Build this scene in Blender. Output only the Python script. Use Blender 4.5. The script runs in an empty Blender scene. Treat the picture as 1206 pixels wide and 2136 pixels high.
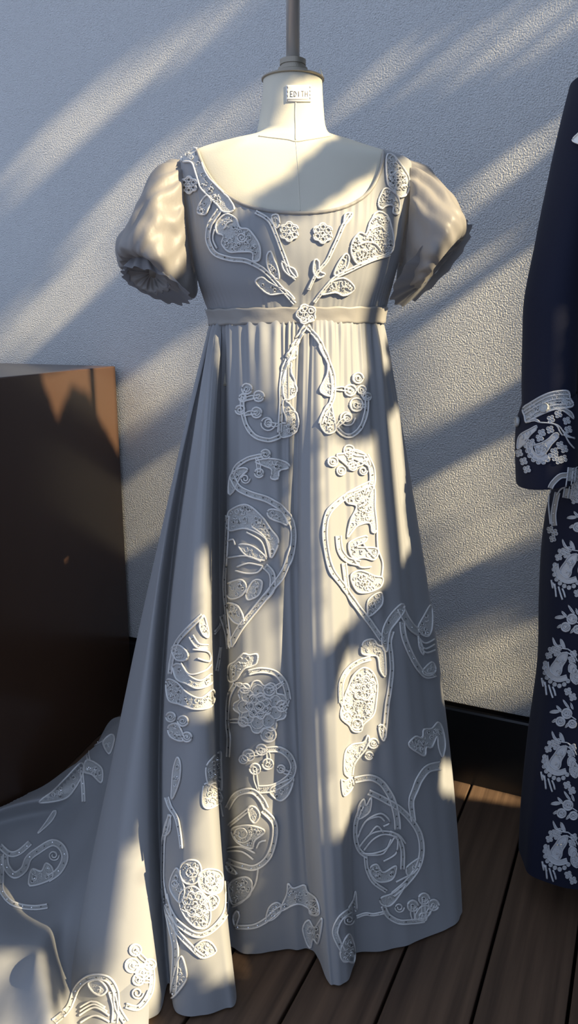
import bpy, bmesh, math, random
from math import sin, cos, pi, radians, sqrt, atan2, exp, tan
from mathutils import Vector, Matrix, noise
from mathutils.bvhtree import BVHTree
from mathutils.geometry import delaunay_2d_cdt
random.seed(7)
SC = bpy.context.scene
COL = SC.collection

# ------------------------------------------------------------------ camera
W, H, FPX = 1206., 2136., 1600.
PITCH, YAW = radians(13.5), radians(25.)
CAM = Vector((0, 0, 1.2))
FW = Vector((-sin(YAW)*cos(PITCH), cos(YAW)*cos(PITCH), -sin(PITCH)))
RT = Vector((cos(YAW), sin(YAW), 0))
UP = RT.cross(FW)
cd = bpy.data.cameras.new('camera'); cam = bpy.data.objects.new('camera', cd); COL.objects.link(cam)
cam.location = CAM
cam.rotation_euler = Matrix((RT, UP, -FW)).transposed().to_euler()
cd.sensor_fit = 'VERTICAL'; cd.sensor_height = 36.0; cd.lens = FPX/H*36.0
cd.clip_start = 0.02
SC.camera = cam

# ------------------------------------------------------------------ light
SUN_D = Vector((-.80, .085, -.54)).normalized()
wd = bpy.data.worlds.new('sky'); SC.world = wd; wd.use_nodes = True
bg = wd.node_tree.nodes['Background']
bg.inputs[0].default_value = (0.59, 0.725, 1.0, 1); bg.inputs[1].default_value = 0.92
sl = bpy.data.lights.new('sun', 'SUN'); sun = bpy.data.objects.new('sun', sl); COL.objects.link(sun)
sl.energy = 12.0; sl.color = (1.0, 0.82, 0.51); sl.angle = radians(0.53)
sun.rotation_euler = SUN_D.to_track_quat('-Z', 'Y').to_euler(); sun.location = (3, -1, 4)
SC.view_settings.view_transform = 'Standard'; SC.view_settings.look = 'None'
SC.view_settings.exposure = 0.0; SC.view_settings.gamma = 1.0
SC.view_settings.use_curve_mapping = False

# ------------------------------------------------------------------ ray helpers (building from measured sight lines)
def ray(px, py):
    return FW + RT*((px-W/2)/FPX) - UP*((py-H/2)/FPX)
def on_z(px, py, z=0.0):
    d = ray(px, py); return CAM + d*((z-CAM.z)/d.z)
def on_y(px, py, y):
    d = ray(px, py); return CAM + d*(y/d.y)
WV = Vector((sin(YAW), -cos(YAW), 0))          # horizontal, towards the viewer
DO = Vector((-.60, 1.34, 0))                     # foot of the gown
CO = Vector((.038, 1.585, 0))                     # foot of the coat
def on_w(px, py, w, o=DO):
    d = ray(px, py); t = (w - (CAM-o).dot(WV))/d.dot(WV); return CAM + d*t
def frac(px, py, s):                             # s = share of the way to the floor
    return CAM + (on_z(px, py) - CAM)*s

# ------------------------------------------------------------------ materials
def mat(name, color, rough=.6, spec=.5, metal=0., bump=None, sheen=0., coat=0., var=None, trans=0., alpha=1.):
    m = bpy.data.materials.new(name); m.use_nodes = True
    nt = m.node_tree; b = nt.nodes['Principled BSDF']
    b.inputs['Base Color'].default_value = (*color, 1); b.inputs['Roughness'].default_value = rough
    b.inputs['Specular IOR Level'].default_value = spec; b.inputs['Metallic'].default_value = metal
    b.inputs['Sheen Weight'].default_value = sheen; b.inputs['Coat Weight'].default_value = coat
    b.inputs['Coat Roughness'].default_value = .08
    b.inputs['Alpha'].default_value = alpha
    tc = nt.nodes.new('ShaderNodeTexCoord')
    if bump:                                     # list of (scale xyz, detail, strength, distance)
        prev = None
        for (s, det, st, dist) in bump:
            mp = nt.nodes.new('ShaderNodeMapping'); mp.inputs['Scale'].default_value = s
            nt.links.new(tc.outputs['Object'], mp.inputs[0])
            n = nt.nodes.new('ShaderNodeTexNoise'); n.inputs['Scale'].default_value = 1; n.inputs['Detail'].default_value = det
            nt.links.new(mp.outputs[0], n.inputs['Vector'])
            bp = nt.nodes.new('ShaderNodeBump'); bp.inputs['Strength'].default_value = st; bp.inputs['Distance'].default_value = dist
            nt.links.new(n.outputs['Fac'], bp.inputs['Height'])
            if prev: nt.links.new(prev.outputs[0], bp.inputs['Normal'])
            prev = bp
        nt.links.new(prev.outputs[0], b.inputs['Normal'])
    if var:                                      # (scale xyz, detail, colour2, lo, hi)
        s, det, c2, lo, hi = var
        mp = nt.nodes.new('ShaderNodeMapping'); mp.inputs['Scale'].default_value = s
        nt.links.new(tc.outputs['Object'], mp.inputs[0])
        n = nt.nodes.new('ShaderNodeTexNoise'); n.inputs['Scale'].default_value = 1; n.inputs['Detail'].default_value = det
        nt.links.new(mp.outputs[0], n.inputs['Vector'])
        r = nt.nodes.new('ShaderNodeValToRGB'); r.color_ramp.elements[0].position = lo; r.color_ramp.elements[1].position = hi
        r.color_ramp.elements[0].color = (*color, 1); r.color_ramp.elements[1].color = (*c2, 1)
        nt.links.new(n.outputs['Fac'], r.inputs[0]); nt.links.new(r.outputs[0], b.inputs['Base Color'])
    if trans > 0:
        t = nt.nodes.new('ShaderNodeBsdfTranslucent'); t.inputs[0].default_value = (*color, 1)
        mx = nt.nodes.new('ShaderNodeMixShader'); mx.inputs[0].default_value = trans
        out = nt.nodes['Material Output']
        nt.links.new(b.outputs[0], mx.inputs[1]); nt.links.new(t.outputs[0], mx.inputs[2]); nt.links.new(mx.outputs[0], out.inputs[0])
    return m
M = {}
M['plaster'] = mat('rough_grey_plaster', (.74, .735, .72), .36, .6,
    bump=[((9, 9, 9), 2, .15, .02), ((270, 270, 270), 3, 1.0, .0075)], var=((1.3, 1.3, 1.3), 3, (.69, .685, .675), .35, .7))
M['plank'] = mat('dark_stained_deck', (.125, .078, .050), .5, .35, bump=[((60, 2.5, 60), 5, .35, .004)], var=((45, 1.6, 45), 6, (.055, .034, .023), .35, .72))
M['gap'] = mat('dark_underfloor', (.004, .003, .003), .9, .1)
M['skirting'] = mat('black_skirting_paint', (.012, .012, .013), .3, .5)
M['plinth'] = mat('black_brown_lacquer', (.075, .042, .027), .25, .35, var=((3, 3, 3), 2, (.065, .036, .024), .3, .7))
M['calico'] = mat('cream_calico', (.64, .61, .51), .75, .2, bump=[((600, 600, 600), 2, .15, .001)], var=((9, 9, 9), 3, (.60, .57, .475), .4, .75))
M['steel'] = mat('dull_steel', (.60, .58, .55), .42, .5, metal=.75)
M['bronze'] = mat('aged_bronze', (.34, .30, .24), .45, .5, metal=.7)
M['label'] = mat('white_cloth_tape', (.85, .83, .78), .7, .2)
M['ink'] = mat('grey_ink', (.16, .15, .15), .7, .2)
M['silk'] = mat('grey_silk_organza', (.325, .330, .342), .55, .35, sheen=.2, bump=[((1300, 1300, 500), 1, .10, .001), ((14, 14, 5), 3, .10, .01)], trans=.10)
M['chiffon'] = mat('sleeve_chiffon', (.335, .315, .30), .45, .4, sheen=.15, bump=[((45, 45, 25), 4, .25, .006)], trans=.30)
M['ruffle'] = mat('sleeve_ruffle_chiffon', (.27, .265, .275), .5, .35, sheen=.2, bump=[((90, 90, 90), 3, .2, .003)], trans=.35)
M['ribbon'] = mat('taupe_waist_ribbon', (.31, .295, .275), .45, .4, sheen=.2, bump=[((60, 60, 60), 3, .15, .003)])
M['lace'] = mat('silver_white_lace', (.50, .50, .49), .5, .5, sheen=.2, bump=[((420, 420, 420), 2, .9, .003)])
M['cord'] = mat('ivory_soutache_cord', (.70, .69, .67), .4, .5, bump=[((700, 700, 700), 1, .4, .001)])
M['bead'] = mat('dark_crystal_bead', (.05, .05, .05), .08, .9)
M['sequin'] = mat('silver_sequin', (.9, .9, .9), .12, .9, metal=1.)
M['navy'] = mat('navy_wool', (.009, .011, .026), .8, .2, sheen=.04, bump=[((900, 900, 900), 2, .2, .001)])
M['thread'] = mat('grey_white_embroidery_thread', (.50, .51, .53), .5, .4, bump=[((500, 500, 500), 2, .6, .002)])
M['braid'] = mat('silver_braid', (.42, .43, .43), .4, .6, metal=.2, bump=[((350, 350, 350), 2, .9, .003)])
M['occluder_green'] = mat('sun_occluder_green', (.05, .09, .03), .7, .3)  # leaves of the added sun mask, out of view
M['occluder_brown'] = mat('sun_occluder_brown', (.12, .09, .06), .9, .2)  # stem of the added sun mask, out of view

# ------------------------------------------------------------------ mesh helpers
def link(name, me, m=None, parent=None):
    o = bpy.data.objects.new(name, me); COL.objects.link(o)
    if m: me.materials.append(M[m])
    if parent: o.parent = parent
    return o
def mesh(name, vs, fs, m=None, parent=None, smooth=True):
    me = bpy.data.meshes.new(name); me.from_pydata([tuple(v) for v in vs], [], fs); me.update()
    if smooth: me.polygons.foreach_set('use_smooth', [True]*len(me.polygons))
    return link(name, me, m, parent)
def bm_obj(name, bm, m=None, parent=None, smooth=False):
    me = bpy.data.meshes.new(name); bm.normal_update(); bm.to_mesh(me); bm.free()
    if smooth: me.polygons.foreach_set('use_smooth', [True]*len(me.polygons))
    return link(name, me, m, parent)
def thing(name, label, cat, loc=(0, 0, 0), group=None):
    o = bpy.data.objects.new(name, None); COL.objects.link(o); o.location = loc
    o['label'] = label; o['category'] = cat
    o.empty_display_size = .1
    if group: o['group'] = group
    return o
def keep(o, parent):                             # parent while the mesh keeps its world coordinates
    o.parent = parent; o.matrix_parent_inverse = Matrix.Translation(-Vector(parent.location)); return o
def box(bm, lo, hi, bev=0.):
    r = bmesh.ops.create_cube(bm, size=1)
    for v in r['verts']:
        v.co = Vector([lo[i] + (v.co[i]+.5)*(hi[i]-lo[i]) for i in range(3)])
    if bev:
        es = list({e for v in r['verts'] for e in v.link_edges})
        bmesh.ops.bevel(bm, geom=es, offset=bev, segments=2, profile=.5, affect='EDGES')
def grid(rows, closed=False, flip=False):
    n = len(rows[0]); vs = [v for r in rows for v in r]; fs = []
    for j in range(len(rows)-1):
        for i in range(n if closed else n-1):
            k = (i+1) % n
            q = (j*n+i, j*n+k, (j+1)*n+k, (j+1)*n+i)
            fs.append(q[::-1] if flip else q)
    return vs, fs
def cr(p, t):                                    # Catmull-Rom through list p at t in [0, len-1]
    n = len(p); i = min(int(t), n-2); f = t-i
    a, b, c, d = p[max(i-1, 0)], p[i], p[i+1], p[min(i+2, n-1)]
    return (b*2 + (c-a)*f + (a*2-b*5+c*4-d)*f*f + (b*3-a-c*3+d)*f*f*f)*.5
def lerp_tab(tab, x):
    if x <= tab[0][0]: return tab[0][1]
    for (a, va), (b, vb) in zip(tab, tab[1:]):
        if x <= b:
            f = (x-a)/(b-a); return va + (vb-va)*f
    return tab[-1][1]
def sm(a, b, x):
    t = max(0., min(1., (x-a)/(b-a))); return t*t*(3-2*t)
def tube(vs, fs, pts, r, sides=6, closed=False, taper=False):
    n = len(pts)
    if n < 2: return
    base = len(vs); up = Vector((.13, .2, .97))
    for i, p in enumerate(pts):
        a = pts[(i-1) % n] if (closed or i > 0) else p
        b = pts[(i+1) % n] if (closed or i < n-1) else p
        t = (b-a)
        if t.length < 1e-9: t = Vector((1, 0, 0))
        t.normalize(); x = t.cross(up)
        if x.length < 1e-3: x = t.cross(Vector((1, 0, 0)))
        x.normalize(); y = x.cross(t)
        rr = r[i] if isinstance(r, (list, tuple)) else r
        if taper and not isinstance(r, (list, tuple)): rr = r*(.35+.65*sin(pi*min(1, max(0, (i+.5)/n)))**.5)
        for k in range(sides):
            an = 2*pi*k/sides
            vs.append(p + x*(cos(an)*rr) + y*(sin(an)*rr))
    for i in range(n if closed else n-1):
        j = (i+1) % n
        for k in range(sides):
            l = (k+1) % sides
            fs.append((base+i*sides+k, base+i*sides+l, base+j*sides+l, base+j*sides+k))
    if not closed:
        fs.append(tuple(base+k for k in range(sides))[::-1])
        fs.append(tuple(base+(n-1)*sides+k for k in range(sides)))
def lathe(prof, c, seg=40, axis=None):           # prof: list of (r, z)
    vs, fs = [], []
    for (r, z) in prof:
        for k in range(seg):
            a = 2*pi*k/seg; vs.append(Vector((c[0]+cos(a)*r, c[1]+sin(a)*r, c[2]+z)))
    for j in range(len(prof)-1):
        for k in range(seg):
            l = (k+1) % seg; fs.append((j*seg+k, j*seg+l, (j+1)*seg+l, (j+1)*seg+k))
    fs.append(tuple(range(seg))[::-1]); fs.append(tuple((len(prof)-1)*seg+k for k in range(seg)))
    return vs, fs
OCT_V = [Vector(v) for v in ((1,0,0),(-1,0,0),(0,1,0),(0,-1,0),(0,0,1),(0,0,-1))]
OCT_F = [(0,2,4),(2,1,4),(1,3,4),(3,0,4),(2,0,5),(1,2,5),(3,1,5),(0,3,5)]
def bead(vs, fs, p, r):
    b = len(vs); vs += [p + v*r for v in OCT_V]; fs += [tuple(b+i for i in f) for f in OCT_F]

# ------------------------------------------------------------------ setting
YW = 1.896
bm = bmesh.new(); box(bm, (-4.2, YW, -.06), (2.4, YW+.12, 3.0)); wall = bm_obj('wall_back', bm, 'plaster'); wall['kind'] = 'structure'
bm = bmesh.new(); box(bm, (-4.2, -1.6, -.10), (2.4, YW, -.03)); floor = bm_obj('floor', bm, 'gap'); floor['kind'] = 'structure'
gapx = [-.640 + .1542*k for k in range(-18, 16)]
for a, b in zip(gapx, gapx[1:]):
    bm = bmesh.new(); box(bm, (-(b-a)/2+.003, -1.75, -.028), ((b-a)/2-.003, 1.748, 0), .0025)
    o = bm_obj('plank', bm, 'plank', floor); o.location = ((a+b)/2, .148, random.uniform(-.0006, 0))
# skirting with a shadow gap above its bright top edge
prof = [(0, 0), (-.017, 0), (-.017, .206), (-.013, .211), (0, .212)]
vs = []; fs = []
for x in (-4.2, 2.4):
    for (y, z) in prof: vs.append(Vector((x, YW+y, z)))
n = len(prof)
for i in range(n): fs.append((i, (i+1) % n, n+(i+1) % n, n+i))
fs += [tuple(range(n))[::-1], tuple(range(n, 2*n))]
sk = mesh('baseboard_back', vs, fs, 'skirting', smooth=False); sk['kind'] = 'structure'
bm = bmesh.new(); box(bm, (-4.2, YW-.004, .2125), (2.4, YW+.004, .2225)); o = bm_obj('trim_1', bm, 'gap'); o['kind'] = 'structure'

# low dark blocker added out of view, cuts sky light from the right
bm = bmesh.new(); box(bm, (2.4, -1.6, -.06), (2.52, YW+.12, 1.30)); o = bm_obj('sky_blocker_right', bm, 'skirting'); o['kind'] = 'structure'
# black plinth
pz = 1.09
pa = on_z(241, 763.5, pz); pb = on_z(0, 787, pz)
dirf = (pb-pa).normalized(); pn = Vector((dirf.y, -dirf.x, 0))
pa.y = min(pa.y, YW-.01)
q0 = pa; q1 = pa + dirf*1.15; q3 = Vector((pa.x-.95, YW-.01, pz)); q2 = q1 + Vector((-.95, 0, 0))
bm = bmesh.new()
c = (q0+q1+q2+q3)/4
top = [bm.verts.new((q.x-c.x, q.y-c.y, pz)) for q in (q0, q1, q2, q3)]; bot = [bm.verts.new((q.x-c.x, q.y-c.y, .0)) for q in (q0, q1, q2, q3)]
bm.faces.new(top); bm.faces.new(bot[::-1])
for i in range(4): bm.faces.new((top[i], bot[i], bot[(i+1) % 4], top[(i+1) % 4]))
bmesh.ops.recalc_face_normals(bm, faces=bm.faces)
bmesh.ops.bevel(bm, geom=list(bm.edges), offset=.0042, segments=2, profile=.5, affect='EDGES')
pl = bm_obj('plinth', bm, 'plinth'); pl.location = (c.x, c.y, 0)
pl['label'] = 'tall black lacquered display plinth standing against the wall left of the gown'; pl['category'] = 'plinth'

#DRESSFORM
# ------------------------------------------------------------------ dress form
form = thing('dress_form', 'headless cream calico dress form hung on a steel pole, wearing the grey gown', 'dress form', DO + Vector((0, 0, 1.0)))
# rings: (py, left px, right px, front w, back w, exponent)
RING = [(168, 549, 672, .050, .048, 2.0), (195, 548, 673, .052, .050, 2.0), (225, 545, 675, .055, .052, 2.0), (250, 541, 677, .057, .055, 2.0),
        (270, 537, 681, .060, .060, 2.0), (283, 533, 690, .064, .066, 2.0), (291, 512, 708, .068, .072, 2.1), (300, 470, 740, .073, .078, 2.2),
        (312, 425, 775, .078, .083, 2.3), (324, 398, 812, .083, .088, 2.4), (340, 383, 848, .088, .093, 2.4), (365, 381, 853, .094, .098, 2.4),
        (400, 386, 850, .101, .100, 2.4), (440, 392, 844, .109, .098, 2.3), (490, 400, 836, .119, .094, 2.3), (540, 409, 826, .124, .090, 2.2),
        (590, 421, 813, .119, .085, 2.2), (630, 434, 802, .110, .082, 2.1), (665, 446, 793, .104, .080, 2.1), (720, 448, 792, .102, .08, 2.1), (800, 440, 800, .10, .09, 2.1)]
def ring_pts(r, n, off=0.):
    py, xl, xr, wf, wb, e = r
    a = on_w(xl, py, 0); b = on_w(xr, py, 0); z = (a.z+b.z)/2
    uc = ((a+b)/2); hw = (b-a).length/2 + off; out = []
    for k in range(n):
        t = 2*pi*k/n; cc, ss = cos(t), sin(t)
        x = abs(cc)**(2/e)*(1 if cc >= 0 else -1); y = abs(ss)**(2/e)*(1 if ss >= 0 else -1)
        wv = (wf+off)*y if y > 0 else (wb+off)*y
        out.append(Vector((uc.x, uc.y, z)) + RT*(x*hw) + WV*wv)
    return out
def ring_at(t, off=0.):
    i = min(int(t), len(RING)-2)
    ks = [Vector((r[0], r[1], r[2])) for r in RING]; kw = [Vector((r[3], r[4], r[5])) for r in RING]
    a = cr(ks, t); b = cr(kw, t)
    return (a.x, a.y, a.z, b.x, b.y, b.z)
def torso(t0, t1, rows, n, off):
    return [ring_pts(ring_at(t0+(t1-t0)*j/rows), n, off) for j in range(rows+1)]
rows = torso(0, len(RING)-1, 120, 160, 0)
vs, fs = grid(rows, closed=True, flip=True); fs.append(tuple(range(160))); fs.append(tuple(range(len(vs)-160, len(vs)))[::-1])
tor = mesh('torso', vs, fs, 'calico'); keep(tor, form)
BT = BVHTree.FromPolygons([tuple(v) for v in vs], fs)
def hit(bvh, px, py):
    h = bvh.ray_cast(CAM, ray(px, py).normalized())
    return h
# seams on the calico
def surf_line(bvh, pts, off, step=4):
    out = []
    P = [Vector((x, y, 0)) for x, y in pts]
    for i in range(len(P)-1):
        m = max(1, int((P[i+1]-P[i]).length/step))
        for k in range(m):
            out.append(cr(P, i+k/m))
    out.append(P[-1]); res = []
    for q in out:
        h = hit(bvh, q.x, q.y)
        if h[0] is not None:
            nn = h[1]
            if nn.dot(ray(q.x, q.y)) > 0: nn = -nn
            res.append(h[0] + nn*off)
    return res
vs, fs = [], []
tube(vs, fs, surf_line(BT, [(617, 214), (616, 240), (617, 262), (617, 292)], .0003), .0011)
tube(vs, fs, surf_line(BT, [(540, 284), (575, 288), (600, 291), (617, 295), (640, 292), (665, 288), (690, 284)], .0003), .0012)
tube(vs, fs, surf_line(BT, [(617, 295), (621, 340), (624, 400), (626, 440)], -.0002), .0008)
keep(mesh('seam', vs, fs, 'calico'), form)
# cap, collar, pole
nc = on_w(611, 166, 0)
cz = nc.z
vs, fs = lathe([(.0525, -.002), (.0545, -.0012), (.0545, .0008), (.052, .002), (.031, .006), (.029, .011), (.026, .013), (.0255, .017), (.021, .018), (.021, .0215), (.0225, .022), (.0225, .030), (.020, .031)], nc)
cap = keep(mesh('neck_cap', vs, fs, 'bronze', smooth=False), form); cap['label'] = 'round bronze cap with stepped collar'
vs, fs = lathe([(.0118, .028), (.0118, .60), (.0118, 3.42-cz)], nc, 28)
pole = keep(mesh('pole', vs, fs, 'steel'), form); pole['label'] = 'dull steel hanging pole'
# thread tuft at the cap edge
vs, fs = [], []
e = on_w(671, 166, .01)
tube(vs, fs, [e, e+Vector((.001, 0, .006)), e+Vector((-.001, 0, .013)), e+Vector((-.003, 0, .017))], .0012)
keep(mesh('loose_thread', vs, fs, 'calico'), form)
# cloth label with the pencilled name
def patch(bvh, x0, y0, x1, y1, nx, ny, off):
    rr = []
    for j in range(ny+1):
        row = []
        for i in range(nx+1):
            h = hit(bvh, x0+(x1-x0)*i/nx, y0+(y1-y0)*j/ny)
            row.append(h[0] + h[1]*off*(1 if h[1].dot(ray(x0, y0)) < 0 else -1))
        rr.append(row)
    return rr
a = patch(BT, 597, 178, 648, 213, 12, 6, .0018)
vs, fs = grid(a, flip=True)
tag_o = keep(mesh('name_tag', vs, fs, 'label'), form); tag_o['label'] = 'white sewn name tag reading EDITH'
sol = tag_o.modifiers.new('t', 'SOLIDIFY'); sol.thickness = .001; sol.offset = -1
STROKES = {'E': [[(1, 0), (0, 0), (0, 1), (1, 1)], [(0, .5), (.8, .5)]], 'D': [[(0, 0), (0, 1), (.6, .9), (1, .5), (.6, .1), (0, 0)]],
           'I': [[(.5, 0), (.5, 1)]], 'T': [[(0, 1), (1, 1)], [(.5, 1), (.5, 0)]], 'H': [[(0, 0), (0, 1)], [(1, 0), (1, 1)], [(0, .5), (1, .5)]]}
vs, fs = [], []
for k, ch in enumerate('EDITH'):
    ox = 606 + k*7.6 + (1.2 if ch == 'I' else 0); wd_ = 5.0 if ch != 'I' else 1.5
    for st in STROKES[ch]:
        pts = []
        for (x, y) in st:
            h = hit(BT, ox+x*wd_, 201.5-y*11); pts.append(h[0]-ray(ox, 195).normalized()*.0022)
        tube(vs, fs, pts, .0006, 5)
for (x0, y0, x1, y1) in [(600, 207, 644, 207)]:
    pts = [hit(BT, x0+(x1-x0)*k/8, y0)[0]-ray(x0, y0).normalized()*.0020 for k in range(9)]
    tube(vs, fs, pts, .0005, 5)
mesh('lettering', vs, fs, 'ink', tag_o)
vs, fs = [], []
for (x, y) in [(599, 180), (599, 189), (599, 198), (599, 207), (646, 180), (646, 188), (646, 196), (646, 203)]:
    p = hit(BT, x, y)[0]-ray(x, y).normalized()*.0026; q = hit(BT, x+1.2, y+4)[0]-ray(x, y).normalized()*.0026
    tube(vs, fs, [p, q], .0006, 5)
st_o = mesh('stitching', vs, fs, 'ink', tag_o); st_o['kind'] = 'stuff'

#GOWN
# ------------------------------------------------------------------ gown
gown = thing('empire_gown', 'grey silk empire gown with puff sleeves, silver lace scrolls and long train', 'dress', DO)
# bodice: the torso offset outwards, with the scooped neck cut away
NECK = [(412, 314), (420, 335), (432, 360), (450, 385), (475, 408), (510, 427), (560, 440), (615, 444.5), (665, 443), (710, 435), (745, 420), (772, 398), (788, 370), (797, 342), (800, 318)]
NPT = [Vector((x, y, 0)) for x, y in NECK]
neck_poly = [cr(NPT, k/8) for k in range(8*(len(NPT)-1)+1)]
def neck_y(x):
    if x <= neck_poly[0].x or x >= neck_poly[-1].x: return None
    best = None
    for a, b in zip(neck_poly, neck_poly[1:]):
        if min(a.x, b.x) <= x <= max(a.x, b.x) and abs(a.x-b.x) > 1e-6:
            y = a.y + (b.y-a.y)*(x-a.x)/(b.x-a.x); best = y if best is None else max(best, y)
    return best
def proj(p):
    v = p-CAM; d = v.dot(FW); return W/2+FPX*v.dot(RT)/d, H/2-FPX*v.dot(UP)/d
NB = 420
t_start = 6.2; t_end = 18.0
rowsb = []
for j in range(151):
    t = t_start+(t_end-t_start)*j/150
    r = ring_at(t); pts = ring_pts(r, NB, .0055)
    for k, p in enumerate(pts):                  # fine gathers below the neckline and above the ribbon
        an = 2*pi*k/NB
        if 0 < an < pi:
            g = (sin(an*95+4.5*noise.noise(Vector((an*7, t*.4, 0))))*.5+noise.noise(Vector((an*30, t*.35, 5)))*.9)*.0009
            gz = exp(-((r[0]-450)/35)**2)*.9 + exp(-((r[0]-640)/30)**2)*.6 + .22
            pts[k] = p + (WV*sin(an)+RT*cos(an))*g*gz
    rowsb.append(pts)
vs, fs = grid(rowsb, closed=True, flip=True)
pj = [proj(v) for v in vs]
kf = []
for f in fs:
    cx = sum(pj[i][0] for i in f)/4; cy = sum(pj[i][1] for i in f)/4
    ny = neck_y(cx); w = (sum((vs[i]-DO).dot(WV) for i in f)/4)
    if w > -.02 and ny is not None and cy < ny: continue
    if w <= -.02 and 440 < cx < 780 and cy < 345: continue
    kf.append(f)
bod = mesh('bodice', vs, kf, 'silk'); keep(bod, gown)
bmm = bmesh.new(); bmm.from_mesh(bod.data); bmesh.ops.delete(bmm, geom=[v for v in bmm.verts if not v.link_faces], context='VERTS'); bmm.to_mesh(bod.data); bmm.free()
BB = BVHTree.FromPolygons([tuple(v) for v in vs], fs)
vs2, fs2 = [], []
nl = surf_line(BB, NECK, .0005, 5)
tube(vs2, fs2, nl, .0030, 8)
nb = keep(mesh('neckline_binding', vs2, fs2, 'ribbon'), gown)
# waist ribbon
def band(py0, py1, off, tilt):
    rws = []
    for j in range(9):
        f = j/8; n = 260; row = []
        a = [(442, 645+0), (795, 640)]
        for k in range(n):
            an = 2*pi*k/n
            py = py0+(py1-py0)*f
            t = lerp_tab([(r[0], i) for i, r in enumerate(RING)], py)
            p = None
            rp = ring_at(t); e = rp[5]; cc, ss = cos(an), sin(an)
            A = on_w(rp[1], py, 0); B = on_w(rp[2], py, 0); hw = (B-A).length/2+off; uc = (A+B)/2
            x = abs(cc)**(2/e)*(1 if cc >= 0 else -1); y = abs(ss)**(2/e)*(1 if ss >= 0 else -1)
            row.append(Vector((uc.x, uc.y, (A.z+B.z)/2 + tilt*x*hw + .0008*sin(an*23+f*3))) + RT*(x*hw) + WV*((rp[3] if y > 0 else rp[4])+off+.0012*noise.noise(Vector((an*6, f*2, 3))))*y)
        rws.append(row)
    return rws
rw = band(644, 676, .009, .012); vs, fs = grid(rw, closed=True, flip=True)
rib = keep(mesh('waist_ribbon', vs, fs, 'ribbon'), gown); s_ = rib.modifiers.new('t', 'SOLIDIFY'); s_.thickness = .0015
rib['label'] = 'taupe ribbon waistband'

# skirt: meridians from the high waist to the hem
def top_pt(px, back=False):
    x = px
    A = on_w(443.5, 674, 0); B = on_w(796, 670, 0); c = (A+B)/2; hw = (B-A).length/2
    p = on_w(min(max(x, 443.6), 795.9), 672, 0); u = max(-1, min(1, (p-c).dot(RT)/hw)); e = 2.1
    w = (.112 if not back else -.088)*(1-abs(u)**e)**(1/e)
    return Vector((c.x, c.y, (A.z+B.z)/2+.010)) + RT*(u*hw) + WV*w
# (top px, mid px, mid w, hem px, hem py)
YM = 1350
MER = [(443.6, 284, -.03, 150, 2010), (444.5, 290, .05, 165, 2085), (446, 303, .12, 215, 2140), (449, 318, .125, 322, 2122), (452, 342, .065, 350, 2052), (456, 361, .165, 371, 2112), (460, 392, .225, 425, 2116),
       (463, 424, .235, 470, 2104), (466, 443, .205, 494, 2088), (468, 445, .15, 494, 2052), (471, 452, .07, 474, 1990), (476, 467, .075, 480, 1970), (486, 484, .155, 512, 1990), (522, 530, .185, 565, 1986), (572, 582, .19, 615, 1981),
       (600, 608, .180, 645, 1976), (622, 622, .178, 664, 2000), (640, 636, .205, 682, 2044), (655, 660, .222, 698, 2058), (672, 690, .222, 722, 2046), (695, 715, .208, 738, 2012), (712, 735, .195, 748, 1990), (732, 765, .185, 800, 1984), (752, 800, .17, 850, 1975),
       (770, 838, .14, 892, 1955), (783, 872, .10, 930, 1936), (792, 897, .05, 954, 1912), (795.9, 904, -.02, 950, 1872)]
NR = 130
def meridian(tp, md, hm):
    out = []
    for j in range(NR+1):
        t = j/NR; tm = .47
        # quadratic through t=0, tm, 1
        l0 = (t-tm)*(t-1)/(tm*1.0); l1 = t*(t-1)/(tm*(tm-1)); l2 = t*(t-tm)/(1-tm)
        out.append(tp*l0 + md*l1 + hm*l2)
    return out
ctrl = []
for (tp, mp_, mw, hx, hy) in MER:
    T = top_pt(tp); Hh = on_z(hx, hy, .006)
    Mx = on_w(mp_, YM, mw)
    ctrl.append((T, Mx, Hh))
# back of the skirt, hidden from the front
Tb = [top_pt(x, True) for x in (780, 700, 620, 540, 460)]
bh = [DO + RT*.24 + WV*-.10, DO + RT*.12 + WV*-.24, DO + RT*-.05 + WV*-.32, DO + RT*-.30 + WV*-.34, DO + RT*-.46 + WV*-.2]
backs = []
for T, h in zip(Tb, bh):
    h = h + Vector((0, 0, .006)); backs.append((T, T.lerp(h, .5), h))
allc = ctrl + backs
closedc = [allc[-2], allc[-1]] + allc + [allc[0], allc[1]]
SUB = 20
cols = []
NC = len(allc)
def crw(arr, idx, f, comp):
    a, b, c, d = (arr[(idx-1) % NC][comp], arr[idx % NC][comp], arr[(idx+1) % NC][comp], arr[(idx+2) % NC][comp])
    return (b*2 + (c-a)*f + (a*2-b*5+c*4-d)*f*f + (b*3-a-c*3+d)*f*f*f)*.5
for i in range(NC):
    for k in range(SUB):
        f = k/SUB
        cols.append(meridian(*[crw(allc, i, f, c_) for c_ in range(3)]))
nfront = len(ctrl)*SUB
rows_s = []
for j in range(NR+1):
    t = j/NR; row = []
    for i_, cl in enumerate(cols):
        p = cl[j].copy()
        s = i_/SUB; i = s*12
        g = exp(-t/.12)*((.0026 if i < 190 else .0010)*sin(i*1.05+5*noise.noise(Vector((i*.06, 0, 0))))+.0052*noise.noise(Vector((i*.16, t*2, 7.))))*sm(0, .02, t)
        g += .009*exp(-t/.35)*noise.noise(Vector((i*.07, t, 1.)))*sm(0, .05, t)
        g += .0045*noise.noise(Vector((i*.13, t*.5, 9.)))*sm(0, .1, t)
        g += .010*noise.noise(Vector((s*.55, t*1.3, 4.2)))*sm(.1, .5, t)
        dirn = (p-Vector((DO.x, DO.y, p.z))).normalized()
        row.append(p + dirn*g)
    rows_s.append(row)
vs, fs = grid(rows_s, closed=True, flip=False)
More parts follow.
